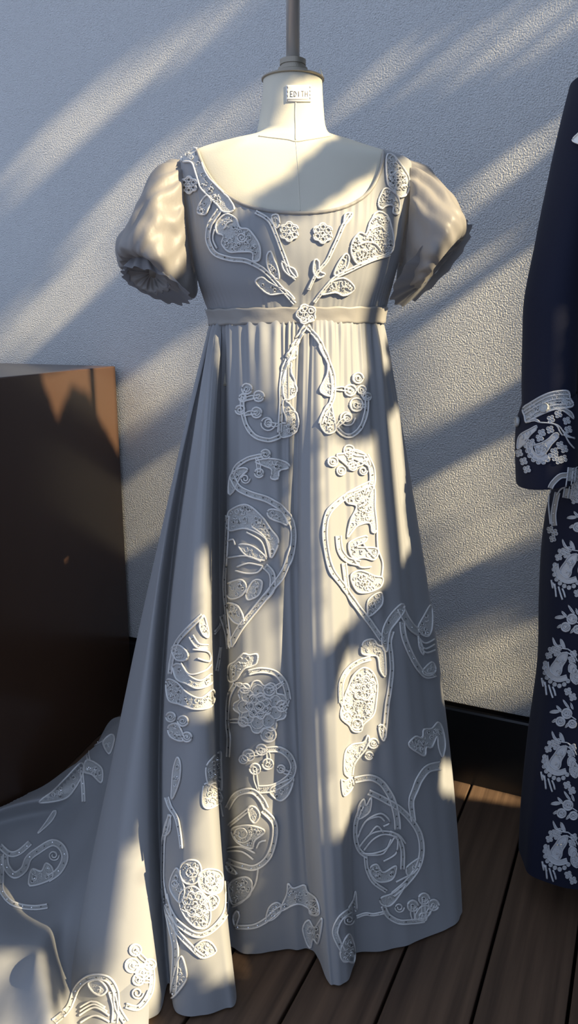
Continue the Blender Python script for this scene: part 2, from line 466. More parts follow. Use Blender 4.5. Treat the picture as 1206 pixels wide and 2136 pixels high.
skirt = keep(mesh('skirt', vs, fs, 'silk'), gown)
skv, skf = vs, fs
# train
TR = [  # (px, py, share of way to floor) rows from the far edge to the near hem
    [(285, 1490, .90), (235, 1500, .90), (190, 1560, .925), (110, 1625, .945), (0, 1672, .965), (-120, 1705, .985)],
    [(285, 1510, .83), (235, 1530, .845), (195, 1580, .86), (112, 1652, .90), (0, 1692, .93), (-120, 1725, .95)],
    [(290, 1600, .84), (235, 1620, .85), (195, 1660, .885), (120, 1690, .945), (0, 1725, .968), (-120, 1760, .975)],
    [(290, 1720, .86), (230, 1740, .875), (180, 1760, .93), (110, 1775, .965), (0, 1790, .975), (-120, 1810, .98)],
    [(290, 1840, .89), (225, 1850, .90), (165, 1860, .95), (100, 1880, .972), (0, 1890, .965), (-120, 1900, .98)],
    [(300, 1950, .92), (215, 1965, .94), (135, 1975, .978), (86, 1972, .925), (25, 2008, .935), (-120, 2035, .97)],
    [(310, 2060, .95), (215, 2080, .965), (140, 2075, .988), (100, 2062, .885), (20, 2085, .925), (-120, 2110, .955)],
    [(310, 2140, .985), (215, 2160, .985), (150, 2165, .992), (110, 2150, .89), (10, 2180, .93), (-120, 2200, .96)],
    [(305, 2170, .999), (215, 2230, .998), (160, 2250, .998), (100, 2280, .995), (0, 2300, .997), (-120, 2330, .997)]]
TP = [[frac(*q) for q in r] for r in TR]
rows_t = []
for j in range(97):
    v = j/96*(len(TP)-1); base = [cr([TP[r][k] for r in range(len(TP))], v) for k in range(6)]
    row = []
    for i in range(81):
        p = cr(base, i/80*5)
        p = p + Vector((0, 0, .016*noise.noise(Vector((p.x*9, p.y*9, 2.)))*min(1, p.z/.04)))
        dpl = (p-pa).dot(-pn if pn.x < 0 else pn)
        if dpl < .010: p = p + (-pn if pn.x < 0 else pn)*(.010-dpl)
        p.z = max(p.z, .002); row.append(p)
    rows_t.append(row)
vs, fs = grid(rows_t, flip=True)
train = keep(mesh('train', vs, fs, 'silk'), gown)
off = len(skv)
BG = BVHTree.FromPolygons([tuple(v) for v in skv+vs], skf+[tuple(i+off for i in f) for f in fs])

# sleeves: rings from an upper to a lower sight point, with a depth and a front lean
def puff(name, rings, npl, rows_n, seed, amp, parent, m, wr=.006, n=144, ws=3):
    R = []
    for (x0, y0, x1, y1, w0, w1, b, fx, fy) in rings:
        A = on_w(x0, y0, w0); B = on_w(x1, y1, w1); c = (A+B)/2
        s = (c-CAM).dot(FW)/FPX
        R.append((c, (A-B)/2, WV*b + RT*(fx*s) - Vector((0, 0, 1))*(fy*s)))
    out = []
    for j in range(rows_n+1):
        t = j/rows_n*(len(R)-1)
        c = cr([r[0] for r in R], t); a = cr([r[1] for r in R], t); f = cr([r[2] for r in R], t)
        am = lerp_tab(amp, t); row = []
        for k in range(n):
            an = 2*pi*k/n
            wob = 1.4*noise.noise(Vector((cos(an)*1.3+seed, sin(an)*1.3, t*.35)))
            pl = cos(an*npl+wob*ws)*(.6+.4*noise.noise(Vector((cos(an)*4+seed, sin(an)*4, 1.))))
            p = c + a*cos(an) + f*sin(an)
            d = (p-c).normalized()
            p = p + d*(am*pl + wr*1.5*noise.noise(Vector((p.x*16+seed, p.y*16, p.z*10)))*min(1, t)
                       + wr*1.0*noise.noise(Vector((p.x*34, p.y*34+seed, p.z*26)))*min(1, t))
            row.append(p)
        out.append(row)
    vs, fs = grid(out, closed=True)
    return mesh(name, vs, fs, m, parent)
SLV = [('left', [(384, 334, 405, 570, 0, 0, .058, 0, 0), (364, 337, 410, 600, 0, 0, .075, 0, 0), (336, 352, 408, 616, .0, .005, .09, 0, 0), (304, 400, 396, 622, .005, .015, .10, 3, -6),
                (274, 462, 378, 614, .01, .03, .10, 8, -14), (247, 520, 356, 604, .015, .04, .088, 14, -20), (252, 548, 352, 600, .02, .05, .070, 22, -26), (268, 552, 350, 592, .02, .05, .052, 24, -28), (286, 558, 336, 582, .01, .03, .034, 16, -18), (312, 564, 322, 572, -.01, .0, .012, 6, -6)],
        [(268, 552, 350, 592, .02, .05, .052, 24, -28), (262, 560, 368, 606, .02, .055, .060, 24, -24), (254, 566, 398, 628, .015, .06, .072, 26, -18)], 3.),
       ('right', [(851, 334, 836, 556, 0, 0, .058, 0, 0), (872, 341, 831, 586, 0, 0, .075, 0, 0), (902, 360, 830, 606, .0, .005, .09, 0, 0), (932, 394, 842, 612, .005, .015, .10, -2, -2),
                  (956, 430, 858, 607, .01, .025, .10, -4, -5), (972, 466, 872, 604, .01, .03, .088, -6, -8), (970, 492, 872, 600, .01, .035, .070, -8, -10), (958, 496, 878, 592, .01, .035, .052, -10, -12), (935, 518, 890, 570, .0, .02, .034, -6, -8), (916, 536, 904, 552, -.02, -.01, .012, -2, -2)],
        [(958, 496, 878, 592, .01, .035, .052, -10, -12), (970, 486, 858, 604, .0, .04, .064, -18, -20), (982, 474, 818, 628, -.01, .045, .082, -30, -32)], 8.)]
for side, rg, ru, sd in SLV:
    sl_o = puff('sleeve', rg, 17, 72, sd, [(0, .004), (1, .005), (3, .0025), (5, .004), (6, .006), (7, .005), (8, .004), (9, .001)], gown, 'chiffon')
    keep(sl_o, gown); sl_o['label'] = 'taupe chiffon puff sleeve'
    ru_o = puff('sleeve_ruffle', ru, 15, 26, sd+1, [(0, .003), (1, .005), (2, .0065)], sl_o, 'ruffle', .003, 240, 1.2)
    ru_o['label'] = 'darker gathered ruffle at the sleeve edge'
# ------------------------------------------------------------------ navy coat on its own form
coat = thing('embroidered_coat', 'dark navy wool coat with silver floral embroidery and buttoned cuff at right edge', 'coat', CO)
CB = [  # py, left px, front w, back w
    (150, 1262, .055, .06), (170, 1226, .07, .08), (200, 1212, .085, .095), (260, 1206, .10, .105), (400, 1203, .12, .11), (600, 1200, .115, .105), (800, 1194, .108, .10), (960, 1180, .11, .10),
    (1050, 1152, .12, .11), (1140, 1139, .13, .12), (1260, 1134, .14, .13), (1400, 1131, .13, .13), (1560, 1110, .12, .13), (1700, 1096, .105, .13), (1802, 1091, .085, .13)]
def coat_ring(r, n, off=0, e=2.6):
    py, xl, wf, wb = r
    a = on_w(xl, py, 0, CO); u = (CO-a).dot(RT)+off; out = []
    for k in range(n):
        t = 2*pi*k/n; cc, ss = cos(t), sin(t)
        x = abs(cc)**(2/e)*(1 if cc >= 0 else -1); y = abs(ss)**(2/e)*(1 if ss >= 0 else -1)
        fold = 1+.012*sin(t*9+1)*sm(1000, 1800, py)
        out.append(Vector((CO.x, CO.y, a.z)) + RT*(x*u*fold) + WV*((wf if y > 0 else wb)+off)*y*fold)
    return out
rw = []
for j in range(121):
    t = j/120*(len(CB)-1)
    k1 = cr([Vector(r[:3]) for r in CB], t); k2 = cr([Vector((r[3], 0, 0)) for r in CB], t)
    rw.append(coat_ring((k1.x, k1.y, k1.z, k2.x), 200))
vs, fs = grid(rw, closed=True, flip=True)
cvs, cfs = list(vs), list(fs)
keep(mesh('coat_body', vs, fs, 'navy'), coat)
ARM = [((1196, 168), (1262, 160), 0, .055), ((1186, 215), (1256, 225), 0, .065), ((1160, 330), (1238, 335), .0, .068), ((1133, 450), (1222, 450), .01, .066), ((1106, 580), (1207, 585), .03, .064),
       ((1097, 640), (1201, 650), .04, .063), ((1095, 720), (1199, 720), .05, .062), ((1093, 800), (1196, 795), .06, .060), ((1092, 880), (1194, 860), .065, .058)]
CUF = [((1093, 845), (1197, 815), .065, .061), ((1084, 872), (1199, 845), .066, .066), ((1078, 905), (1201, 880), .067, .069), ((1076, 950), (1200, 925), .068, .070), ((1077, 1006), (1198, 985), .070, .070),
       ((1080, 1008), (1195, 986), .070, .067), ((1084, 960), (1192, 935), .070, .062), ((1094, 880), (1192, 860), .067, .057)]
def arm(rings, n, rn, mirror=False):
    R = []
    for (A, B, w, b) in rings:
        a = on_w(*A, w, CO); c = on_w(*B, w, CO)
        if mirror:
            a = a - RT*2*(a-CO).dot(RT); c = c - RT*2*(c-CO).dot(RT)
        R.append(((a+c)/2, (c-a)/2, WV*b))
    out = []
    for j in range(rn+1):
        t = j/rn*(len(R)-1); c, a, f = (cr([r[i] for r in R], t) for i in range(3)); row = []
        for k in range(n):
            an = 2*pi*k/n; p = c + a*cos(an) + f*sin(an)
            p += (p-c).normalized()*.004*noise.noise(Vector((p.x*12, p.y*12, p.z*7)))
            row.append(p)
        out.append(row)
    return grid(out, closed=True, flip=not mirror)
for mir in (False, True):
    vs, fs = arm(ARM, 64, 80, mir); so = keep(mesh('sleeve', vs, fs, 'navy'), coat)
    v2, f2 = arm(CUF, 64, 60, mir); co_ = mesh('cuff', v2, f2, 'navy', so)
    if not mir:
        cuff = co_
        b0 = len(cvs); cvs += vs; cfs += [tuple(i+b0 for i in f) for f in fs]
        b0 = len(cvs); cvs += v2; cfs += [tuple(i+b0 for i in f) for f in f2]
BC = BVHTree.FromPolygons([tuple(v) for v in cvs], cfs)
# stand-up collar and white neckcloth
ct = (CO.x, CO.y, on_w(1262, 150, 0, CO).z)
vs, fs = lathe([(.072, -.03), (.068, .02), (.066, .045), (.062, .046), (.064, .0), (.066, -.03)], ct, 48)
keep(mesh('collar', vs, fs[:-2], 'navy'), coat)
form2 = thing('dress_form', 'calico dress form inside the navy coat, on its own hanging pole', 'dress form', CO + Vector((0, 0, 1.0)))
vs, fs = lathe([(.03, -.35), (.10, -.30), (.095, -.1), (.06, -.02), (.054, .03), (.052, .10), (.050, .105)], ct, 40)
keep(mesh('torso', vs, fs, 'calico'), form2)
vs, fs = lathe([(.0575, .102), (.0585, .108), (.030, .111), (.0255, .122), (.0225, .135)], ct, 40)
keep(mesh('neck_cap', vs, fs, 'bronze', smooth=False), form2)
vs, fs = lathe([(.0118, .13), (.0118, 3.42-ct[2])], ct, 24)
keep(mesh('pole', vs, fs, 'steel'), form2)
bm = bmesh.new(); d_ = (CO-DO)
box(bm, (-1.7, -.04, -.05), (1.5, .04, .05), .004); bo = bm_obj('trim_2', bm, 'skirting'); bo['kind'] = 'structure'
bo.location = (CO+DO)/2 + Vector((0, 0, 3.465)); bo.rotation_euler = (0, 0, atan2(d_.y, d_.x))
# ------------------------------------------------------------------ raised lace and embroidery, sewn onto the cloth surface
class Sewer:
    def __init__(s, bvh, ox, oy, k, lift=.0012):
        s.b, s.ox, s.oy, s.k, s.lift = bvh, ox, oy, k, lift
        s.pv, s.pf, s.cv, s.cf, s.bv, s.bf = [], [], [], [], [], []
        s.knobs, s.lines = [], []
        s.rnd = random.Random(int(ox*7+oy))
    def at(s, ox, oy, k): s.ox, s.oy, s.k = ox, oy, k; return s
    def px(s, p): return (s.ox+p[0]/s.k, s.oy+p[1]/s.k)
    def cast(s, x, y, off):
        d = ray(x, y).normalized(); h = s.b.ray_cast(CAM, d)
        if h[0] is None: return None
        n = h[1] if h[1].dot(d) < 0 else -h[1]
        return h[0] + (n*.5 - d*.5).normalized()*off*1.15
    def dense(s, pts, step=3.5, closed=False):
        P = [Vector((*s.px(p), 0)) for p in pts]; out = []
        if closed: P = [P[-1]] + P + [P[0], P[1]]
        rng = range(1, len(P)-2) if closed else range(len(P)-1)
        for i in rng:
            m = max(2, int((P[i+1]-P[i]).length/step))
            for j in range(m): out.append(cr(P, i+j/m))
        if not closed: out.append(P[-1])
        return out
    def _cord(s, line, r, off, closed=False):
        seg = []; last = None; full = True
        for q in line:
            p = s.cast(q.x, q.y, off)
            if p is None or (last is not None and (p-last).length > .03):
                if len(seg) > 2: tube(s.cv, s.cf, seg, r, 6)
                seg = []; full = False
            if p is not None: seg.append(p)
            last = p
        if len(seg) > 2: tube(s.cv, s.cf, seg, r, 6, closed and full)
    def rad(s, x, y, rp):
        p = s.cast(x, y, 0); return rp/FPX*((p-CAM).dot(FW) if p else 1.4)
    def C(s, pts, r=2.1, lift=None):
        l = s.dense(pts); s._cord(l, s.rad(l[len(l)//2].x, l[len(l)//2].y, r), s.lift+.0012 if lift is None else lift)
    def pad(s, line):
        n = len(line); xs = [q.x for q in line]; ys = [q.y for q in line]
        poly = [(q.x, q.y) for q in line]
        co = [Vector((q.x, q.y)) for q in line]; ed = [(i, (i+1) % n) for i in range(n)]
        y = min(ys)
        while y < max(ys):
            x = min(xs)
            while x < max(xs):
                if inside(poly, x, y): co.append(Vector((x, y)))
                x += 7
            y += 7
        try: vo, _, fo, *_r = delaunay_2d_cdt(co, ed, [list(range(n))], 1, .05)
        except Exception: return
        P = [s.cast(v.x, v.y, s.lift) for v in vo]; b = len(s.pv); mp = {}
        for f in fo:
            if any(P[i] is None for i in f): continue
            if max((P[f[i]]-P[f[i-1]]).length for i in range(3)) > .03: continue
            for i in f:
                if i not in mp: mp[i] = len(s.pv); s.pv.append(P[i])
            s.pf.append(tuple(mp[i] for i in f))
    def L(s, pts, r=2.1, fill=True, rings=True):
        l = s.dense(pts, 3.5, True)
        if fill: s.pad(l)
        m = l[0]; s._cord(l, s.rad(m.x, m.y, r), s.lift+.001, True)
        if rings:
            poly = [(q.x, q.y) for q in l]; x0, x1 = min(q[0] for q in poly), max(q[0] for q in poly); y0, y1 = min(q[1] for q in poly), max(q[1] for q in poly)
            ar = abs(sum(poly[i][0]*poly[i-1][1]-poly[i-1][0]*poly[i][1] for i in range(len(poly))))/2
            for _ in range(int(ar/42)):
                x, y = s.rnd.uniform(x0, x1), s.rnd.uniform(y0, y1)
                if not all(inside(poly, x+dx*5, y+dy*5) for dx, dy in ((1, 0), (-1, 0), (0, 1), (0, -1))): continue
                a0 = s.rnd.uniform(0, 6.28); rr = s.rnd.uniform(2.6, 4.6); ln = s.rnd.uniform(3.2, 6.0)
                s._cord([Vector((x+cos(a0+ln*t/7)*rr, y+sin(a0+ln*t/7)*rr*1.2, 0)) for t in range(8)], s.rad(x, y, 1.05), s.lift+.001)
                if s.rnd.random() < .55: s.bead_px(x, y, s.rnd.choice((1.5, 1.9)))
        return l
    def bead_px(s, x, y, r=1.8):
        p = s.cast(x, y, s.lift+.0018)
        if p: bead(s.bv, s.bf, p, s.rad(x, y, r))
    def B(s, pts, w0, w1=None, r=2.0, beads=True):
        w1 = w0 if w1 is None else w1
        l = s.dense(pts, 3.5); n = len(l); A, Bq = [], []; s.lines.append(l)
        for i, q in enumerate(l):
            t = (l[min(i+1, n-1)]-l[max(i-1, 0)]); t = t.normalized() if t.length > 0 else Vector((1, 0, 0))
            w = (w0+(w1-w0)*i/(n-1))/s.k*1.0; nn = Vector((-t.y, t.x, 0))*w; A.append(q+nn); Bq.append(q-nn)
        pr = None
        for i in range(n):
            a = s.cast(A[i].x, A[i].y, s.lift); m = s.cast(l[i].x, l[i].y, s.lift+.0004); b = s.cast(Bq[i].x, Bq[i].y, s.lift)
            if a is None or b is None or m is None or (a-b).length > .05: pr = None; continue
            k = len(s.pv); s.pv += [a, m, b]
            if pr is not None and (s.pv[pr]-a).length < .03 and (s.pv[pr+2]-b).length < .03:
                s.pf += [(pr, k, k+1, pr+1), (pr+1, k+1, k+2, pr+2)]
            pr = k
        rm = s.rad(l[n//2].x, l[n//2].y, r)
        s._cord(A, rm, s.lift+.001); s._cord(Bq, rm, s.lift+.001)
        if beads:
            for i in range(2, n-1, 5): s.bead_px(l[i].x+s.rnd.uniform(-1, 1), l[i].y+s.rnd.uniform(-1, 1), 1.8)
    def K(s, cx, cy, r):
        s.L([(cx+cos(2*pi*i/8)*r, cy+sin(2*pi*i/8)*r) for i in range(8)], rings=False)
        s.S(cx, cy, r*.62, 1.15, cr_=1.3); s.knobs.append(Vector((*s.px((cx, cy)), 0))); s.bead_px(*s.px((cx, cy)), 2.0)
    def S(s, cx, cy, r, turns=1.6, a0=0., r0=.25, cr_=1.8):
        N = int(turns*9)+2
        s.C([(cx+cos(a0+2*pi*turns*i/N)*r*(1-(1-r0)*i/N), cy+sin(a0+2*pi*turns*i/N)*r*(1-(1-r0)*i/N)) for i in range(N+1)], cr_)
    def F(s, cx, cy, r, n):
        o = [(cx+cos(2*pi*i/(n*6))*r*(.80+.20*abs(sin(n*pi*i/(n*6)))), cy+sin(2*pi*i/(n*6))*r*(.80+.20*abs(sin(n*pi*i/(n*6))))) for i in range(n*6)]
        s.L(o[::2], rings=False)
        for i in range(n):
            a = 2*pi*(i+.5)/n; x, y = cx+cos(a)*r*.60, cy+sin(a)*r*.60
            s.S(x, y, r*.24, 1.0, a, .9, 1.3); s.bead_px(*s.px((x, y)), 1.8)
        s.S(cx, cy, r*.28, 1.3, 0, .4, 1.5); s.bead_px(*s.px((cx, cy)), 2.2)
    def done(s, name, parent, padm, cordm, beadm='bead', bname='beadwork'):
        for kn in s.knobs:                       # a short double stem from every round tip to its scroll
            best = min((q for l in s.lines for q in l), key=lambda q: (q-kn).length, default=None)
            if best is not None and 3 < (best-kn).length < 45:
                sd_ = (best-kn).normalized(); sd_ = Vector((-sd_.y, sd_.x, 0))*2.4
                for sg in (-1, 1):
                    P = [kn+sd_*sg, kn.lerp(best, .5)+sd_*(sg*1.6+.8), best+sd_*sg*.6]
                    s._cord([cr(P, t/6) for t in range(13)], s.rad(kn.x, kn.y, 1.7), s.lift+.001)
                s.pad([kn+sd_*1.2, kn-sd_*1.2, best-sd_*1.2, best+sd_*1.2])
        nv = len(s.pv); vs = s.pv + s.cv
        if not vs: return None
        o = mesh(name, vs, s.pf + [tuple(i+nv for i in f) for f in s.cf], padm)
        o.data.materials.append(M[cordm]); np_ = len(s.pf)
        mi = [0]*np_ + [1]*len(s.cf); o.data.polygons.foreach_set('material_index', mi)
        keep(o, parent)
        if s.bv:
            h = mesh(bname, s.bv, s.bf, beadm, o, smooth=False); h.data.materials.append(M['sequin'])
            h['kind'] = 'stuff'
            ids = []
            for i in range(len(s.bf)//8): ids += [1 if s.rnd.random() < .45 else 0]*8
            h.data.polygons.foreach_set('material_index', ids)
        return o
def inside(q, x, y):
    r = False; j = len(q)-1
    for i in range(len(q)):
        if (q[i][1] > y) != (q[j][1] > y) and x < (q[j][0]-q[i][0])*(y-q[i][1])/(q[j][1]-q[i][1])+q[i][0]: r = not r
        j = i
    return r
bpy.context.view_layer.update()
def bvh_of(names):
    av, af = [], []
    for o in list(COL.objects):
        if o.type == 'MESH' and o in names:
            b0 = len(av); mw_ = o.matrix_world
            av += [tuple(mw_ @ v.co) for v in o.data.vertices]; af += [tuple(b0+i for i in p.vertices) for p in o.data.polygons]
    return BVHTree.FromPolygons(av, af)
BL = bvh_of([skirt, bod, train, rib])
VA, VB, VC, VD, VE, VF, VG, VH, VI, VJ = ((220,280,3.015), (620,280,3.015), (420,600,2.741), (400,900,2.6217), (280,1240,3.015), (640,1240,3.547), (280,1540,3.015), (600,1580,3.015), (0,1500,3.015), (0,1800,2.319))
MOTIFS = [
 [VA, ('L', [(485,170),(500,112),(585,98),(612,190),(650,270),(720,345),(790,420),(810,480),(745,490),(700,440),(645,385),(600,335),(575,260),(545,180)]), ('F',530,320,54,6), ('L',[(640,385),(668,420),(650,470),(630,505),(585,495),(595,440)])],
 [VA, ('B',[(720,480),(665,560),(648,640),(660,700),(700,755),(790,785),(880,795),(960,830),(1020,875),(1090,950),(1190,1065)],14,8), ('L',[(700,560),(760,505),(820,530),(850,590),(900,600),(950,660),(975,720),(970,790),(930,795),(925,745),(850,740),(780,740),(735,690),(745,640),(705,620)]), ('C',[(690,600),(680,660),(705,720)]), ('C',[(745,600),(770,560),(800,548)]), ('S',860,650,34), ('L',[(1018,760),(1040,738),(1062,790),(1085,850),(1092,910),(1050,890),(1020,830)]), ('L',[(945,925),(985,900),(1030,930),(1090,960),(1150,990),(1190,1040),(1130,1000),(1040,1008),(985,975)])],
 [VA, ('B',[(945,490),(1030,545),(1075,640),(1105,720),(1135,800),(1160,870),(1200,910)],8), ('F',1155,615,62,6), ('L',[(1120,850),(1110,800),(1150,830),(1190,850),(1206,900),(1160,890)]), ('L',[(1045,520),(1085,510),(1095,570),(1070,590)])],
 [VB, ('L',[(560,145),(600,135),(655,200),(700,280),(690,370),(640,395),(600,350),(565,300)]), ('F',630,290,56,6), ('L',[(520,390),(555,340),(620,380),(640,430),(635,500),(600,495),(600,450),(560,450),(530,470),(505,440)])],
 [VB, ('L',[(455,560),(500,490),(560,510),(590,580),(605,680),(580,750),(470,790),(380,815),(340,750),(345,680),(390,620),(430,630)]), ('B',[(580,755),(480,785),(400,820),(330,855),(240,900),(170,975),(105,1060)],8,6), ('C',[(430,660),(470,600),(520,580),(550,610)]), ('C',[(380,700),(430,680),(490,690),(530,740)]), ('L',[(230,880),(265,800),(305,752),(325,780),(310,840),(270,890)]), ('L',[(150,1005),(200,935),(290,905),(355,955),(345,990),(290,1015),(240,995)])],
 [VB, ('F',160,625,64,6), ('B',[(340,505),(290,575),(262,640),(225,720),(185,800),(120,880),(70,980)],8,5), ('L',[(100,860),(110,790),(135,800),(140,860),(175,880),(130,905)]), ('L',[(300,505),(345,500),(330,540),(295,570)])],
 [VC, ('F',600,152,58,5), ('S',575,130,18,1.2), ('S',625,130,18,1.2), ('S',580,180,18,1.2), ('S',622,178,18,1.2)],
 [VC, ('B',[(597,220),(545,300),(500,390),(468,480),(455,570),(455,660),(450,760),(445,830)],9), ('L',[(585,265),(548,330),(545,390),(515,420),(520,500),(545,580),(525,625),(480,640),(470,560),(490,460),(520,380)]), ('L',[(475,640),(520,690),(558,745),(552,810),(500,850),(450,850),(448,780),(490,770),(470,700)]), ('B',[(450,850),(390,872),(310,850),(262,790),(240,720),(235,650)],9), ('K',262,580,30), ('K',330,622,30), ('K',225,700,26), ('K',318,715,30), ('K',240,632,22), ('S',380,775,48), ('K',385,775,22)],
 [VC, ('B',[(605,225),(660,285),(705,370),(745,480),(755,580),(740,660),(700,720),(680,780)],9), ('L',[(672,330),(690,380),(720,425),(718,500),(685,560),(682,600),(740,620),(752,560),(735,470),(705,390)]), ('L',[(735,660),(690,730),(682,795),(720,835),(765,815),(755,740)]), ('B',[(770,800),(810,840),(860,845),(910,800),(940,720),(945,640)],9), ('K',895,518,30), ('K',850,588,32), ('K',945,625,22), ('K',885,670,38), ('K',915,585,24), ('S',830,745,50), ('K',832,745,22)],
 [VD, ('K',405,125,26), ('L',[(350,165),(400,150),(450,150),(520,170),(530,200),(480,215),(470,260),(435,255),(440,210),(400,190)]), ('K',370,228,24), ('B',[(390,130),(310,150),(250,190),(225,240)],8), ('S',295,258,28), ('L',[(215,240),(270,200),(310,210),(270,250),(230,330),(205,340)])],
 [VD, ('B',[(225,250),(260,310),(330,345),(420,375),(500,430),(548,510),(555,600),(535,690),(490,790),(430,870),(350,970),(270,1070),(215,1170)],14), ('B',[(200,460),(195,600),(190,700),(182,850),(195,1000),(215,1180)],7), ('L',[(215,430),(300,400),(380,460),(430,530),(470,580),(470,630),(435,690),(420,610),(370,560),(290,530),(205,540),(200,470)]), ('L',[(260,620),(330,625),(400,680),(400,705),(330,690),(290,670)]), ('C',[(200,690),(300,680),(380,710)]), ('C',[(240,760),(300,775),(360,770),(390,735)]), ('C',[(250,740),(310,720),(370,730),(390,735)]), ('L',[(190,840),(270,810),(300,850),(270,900),(210,910)]), ('L',[(300,880),(340,815),(385,820),(370,890),(310,920)]), ('B',[(400,735),(440,780),(440,860),(400,910)],14), ('L',[(200,940),(250,950),(280,1000),(285,1050),(240,1045),(205,1000)]), ('L',[(415,435),(450,425),(500,450),(525,510),(480,495),(425,470)]), ('C',[(410,690),(380,600),(300,550)]), ('C',[(430,690),(400,580),(330,520)]), ('C',[(195,600),(230,590),(240,620)])],
 [VD, ('K',770,165,26), ('K',815,215,24), ('K',858,105,30), ('L',[(790,130),(830,120),(890,100),(950,130),(975,190),(930,170),(880,150),(880,200),(840,180)]), ('K',880,190,24), ('S',935,215,24), ('B',[(950,130),(980,200),(985,280),(960,350)],13)],
 [VD, ('B',[(985,280),(900,320),(820,370),(750,440),(728,530),(735,640),(765,760),(830,850),(900,950),(970,1040),(1040,1140)],12), ('L',[(830,350),(900,320),(990,300),(1000,420),(1010,540),(985,550),(970,500),(900,520),(850,580),(870,480),(900,410),(850,390)]), ('L',[(860,610),(950,570),(950,600),(900,630),(1010,640),(1000,700),(940,690),(880,690)]), ('B',[(800,570),(810,650),(850,700),(920,720)],14), ('L',[(870,790),(920,760),(1000,790),(1040,800),(1030,850),(960,880),(900,870)]), ('L',[(960,990),(965,920),(1030,880),(1040,940),(1000,990),(965,1010)]), ('B',[(830,720),(840,800),(850,860)],10), ('C',[(1010,540),(1015,640),(1040,720),(1035,800)]), ('C',[(880,690),(920,740),(980,740)]), ('C',[(930,600),(960,650),(1000,690)])],
 [VF, ('L',[(560,400),(555,280),(600,170),(695,70),(720,110),(680,180),(620,260),(600,330),(590,420)],), ('B',[(690,100),(730,180),(780,250),(840,290)],24), ('B',[(700,200),(715,310),(760,430),(820,540),(880,600),(950,590)],16), ('L',[(820,240),(860,160),(910,80),(925,150),(920,260),(890,310),(840,290)]), ('C',[(815,310),(870,360),(940,330)]), ('C',[(820,350),(870,400),(940,370)]), ('C',[(830,390),(880,430),(945,410)]), ('L',[(820,320),(850,380),(860,445),(830,400)]), ('B',[(630,270),(610,350),(620,450),(625,560),(610,700),(590,830),(570,1060)],12), ('L',[(530,970),(560,965),(585,1010),(570,1080),(545,1050)]), ('L',[(850,570),(920,500),(950,560),(900,600)])],
 [VF, ('L',[(300,960),(245,900),(270,780),(300,690),(350,590),(420,540),(480,570),(520,660),(510,800),(490,890),(420,960),(400,1010),(345,1010)]), ('F',420,690,92,7), ('B',[(250,800),(250,660),(300,560),(380,500),(470,470)],14), ('K',370,960,40), ('K',290,900,34), ('L',[(405,430),(420,350),(490,330),(520,370),(570,410),(580,600),(540,560),(520,460),(460,450)])],
 [VF, ('L',[(270,1300),(280,1170),(330,1110),(420,1090),(450,1040),(460,1080),(430,1150),(380,1210),(350,1260),(330,1350),(290,1340)]), ('K',490,1100,36), ('K',460,1190,28)],
 [VH, ('L',[(335,140),(355,148),(400,130),(410,180),(350,240)]), ('B',[(420,140),(520,125),(590,160),(640,230),(665,290),(685,380),(690,450)],16), ('B',[(510,215),(600,260),(700,320),(780,400),(830,490),(840,600),(810,700),(740,790),(660,860)],14), ('B',[(470,300),(430,400),(425,500),(450,580),(500,620)],10), ('B',[(490,620),(500,700),(540,780),(620,840)],8), ('C',[(450,470),(500,390),(580,350),(630,380),(640,410),(600,430)]), ('C',[(440,500),(490,400),(570,370),(610,400)]), ('C',[(450,560),(520,480),(600,460),(690,480),(740,540)]), ('C',[(480,580),(540,510),(610,480),(690,500)]), ('B',[(640,470),(690,500),(720,580),(720,700)],10), ('C',[(690,510),(680,600),(600,650)]), ('C',[(670,500),(620,570),(540,600),(470,600)]), ('C',[(650,510),(600,600),(500,610)]), ('L',[(520,690),(560,670),(600,720),(680,680),(660,760),(580,780),(530,740)]), ('L',[(745,690),(830,630),(820,690),(760,740)]), ('L',[(585,880),(660,850),(740,790),(690,880),(640,930),(590,920)]), ('L',[(450,300),(480,260),(495,300),(525,250),(520,330),(480,370),(440,380)]), ('C',[(680,780),(760,740),(800,720)]), ('C',[(510,490),(560,430),(600,470)])],
 [VH, ('B',[(600,930),(630,990),(700,1030),(780,1030),(860,1020)],12), ('S',700,940,32), ('K',785,930,34), ('K',855,885,34), ('K',915,925,34), ('K',850,1000,26), ('L',[(800,1000),(830,940),(880,930),(900,970),(840,1020)])],
 [VH, ('B',[(960,50),(880,70),(830,130),(800,200),(775,280),(790,400)],24,12), VF, ('L',[(750,1110),(800,1050),(850,1060),(860,1000),(920,990),(965,945),(1000,990),(1020,1110),(1000,1200),(970,1130),(960,1050),(920,1130),(880,1130),(870,1190),(820,1170)])],
 [VH, ('L',[(380,950),(405,900),(425,840),(432,900),(430,960)]), ('B',[(390,960),(330,1010),(300,1090),(320,1160),(350,1220)],14), ('S',380,1020,34), ('L',[(340,1180),(380,1110),(410,1160),(420,1230),(410,1290),(380,1280),(350,1280),(330,1240)]), ('B',[(430,1000),(490,980),(540,985),(610,970)],6)],
 [VG, ('B',[(640,1185),(750,1180),(830,1140),(900,1080),(960,1050)],9,16), ('L',[(850,1060),(900,1030),(930,1070),(880,1130),(830,1140)]), ('L',[(920,1080),(960,980),(970,910),(1000,940),(1070,920),(1090,960),(1150,1010),(1170,1100),(1130,1110),(1090,1060),(1020,1040)]), ('S',1130,1080,35), ('L',[(1060,1190),(1100,1140),(1140,1190),(1185,1130),(1180,1210),(1160,1290),(1130,1260),(1110,1315),(1080,1270)]), ('L',[(625,1120),(650,1085),(665,1110),(640,1180)])],
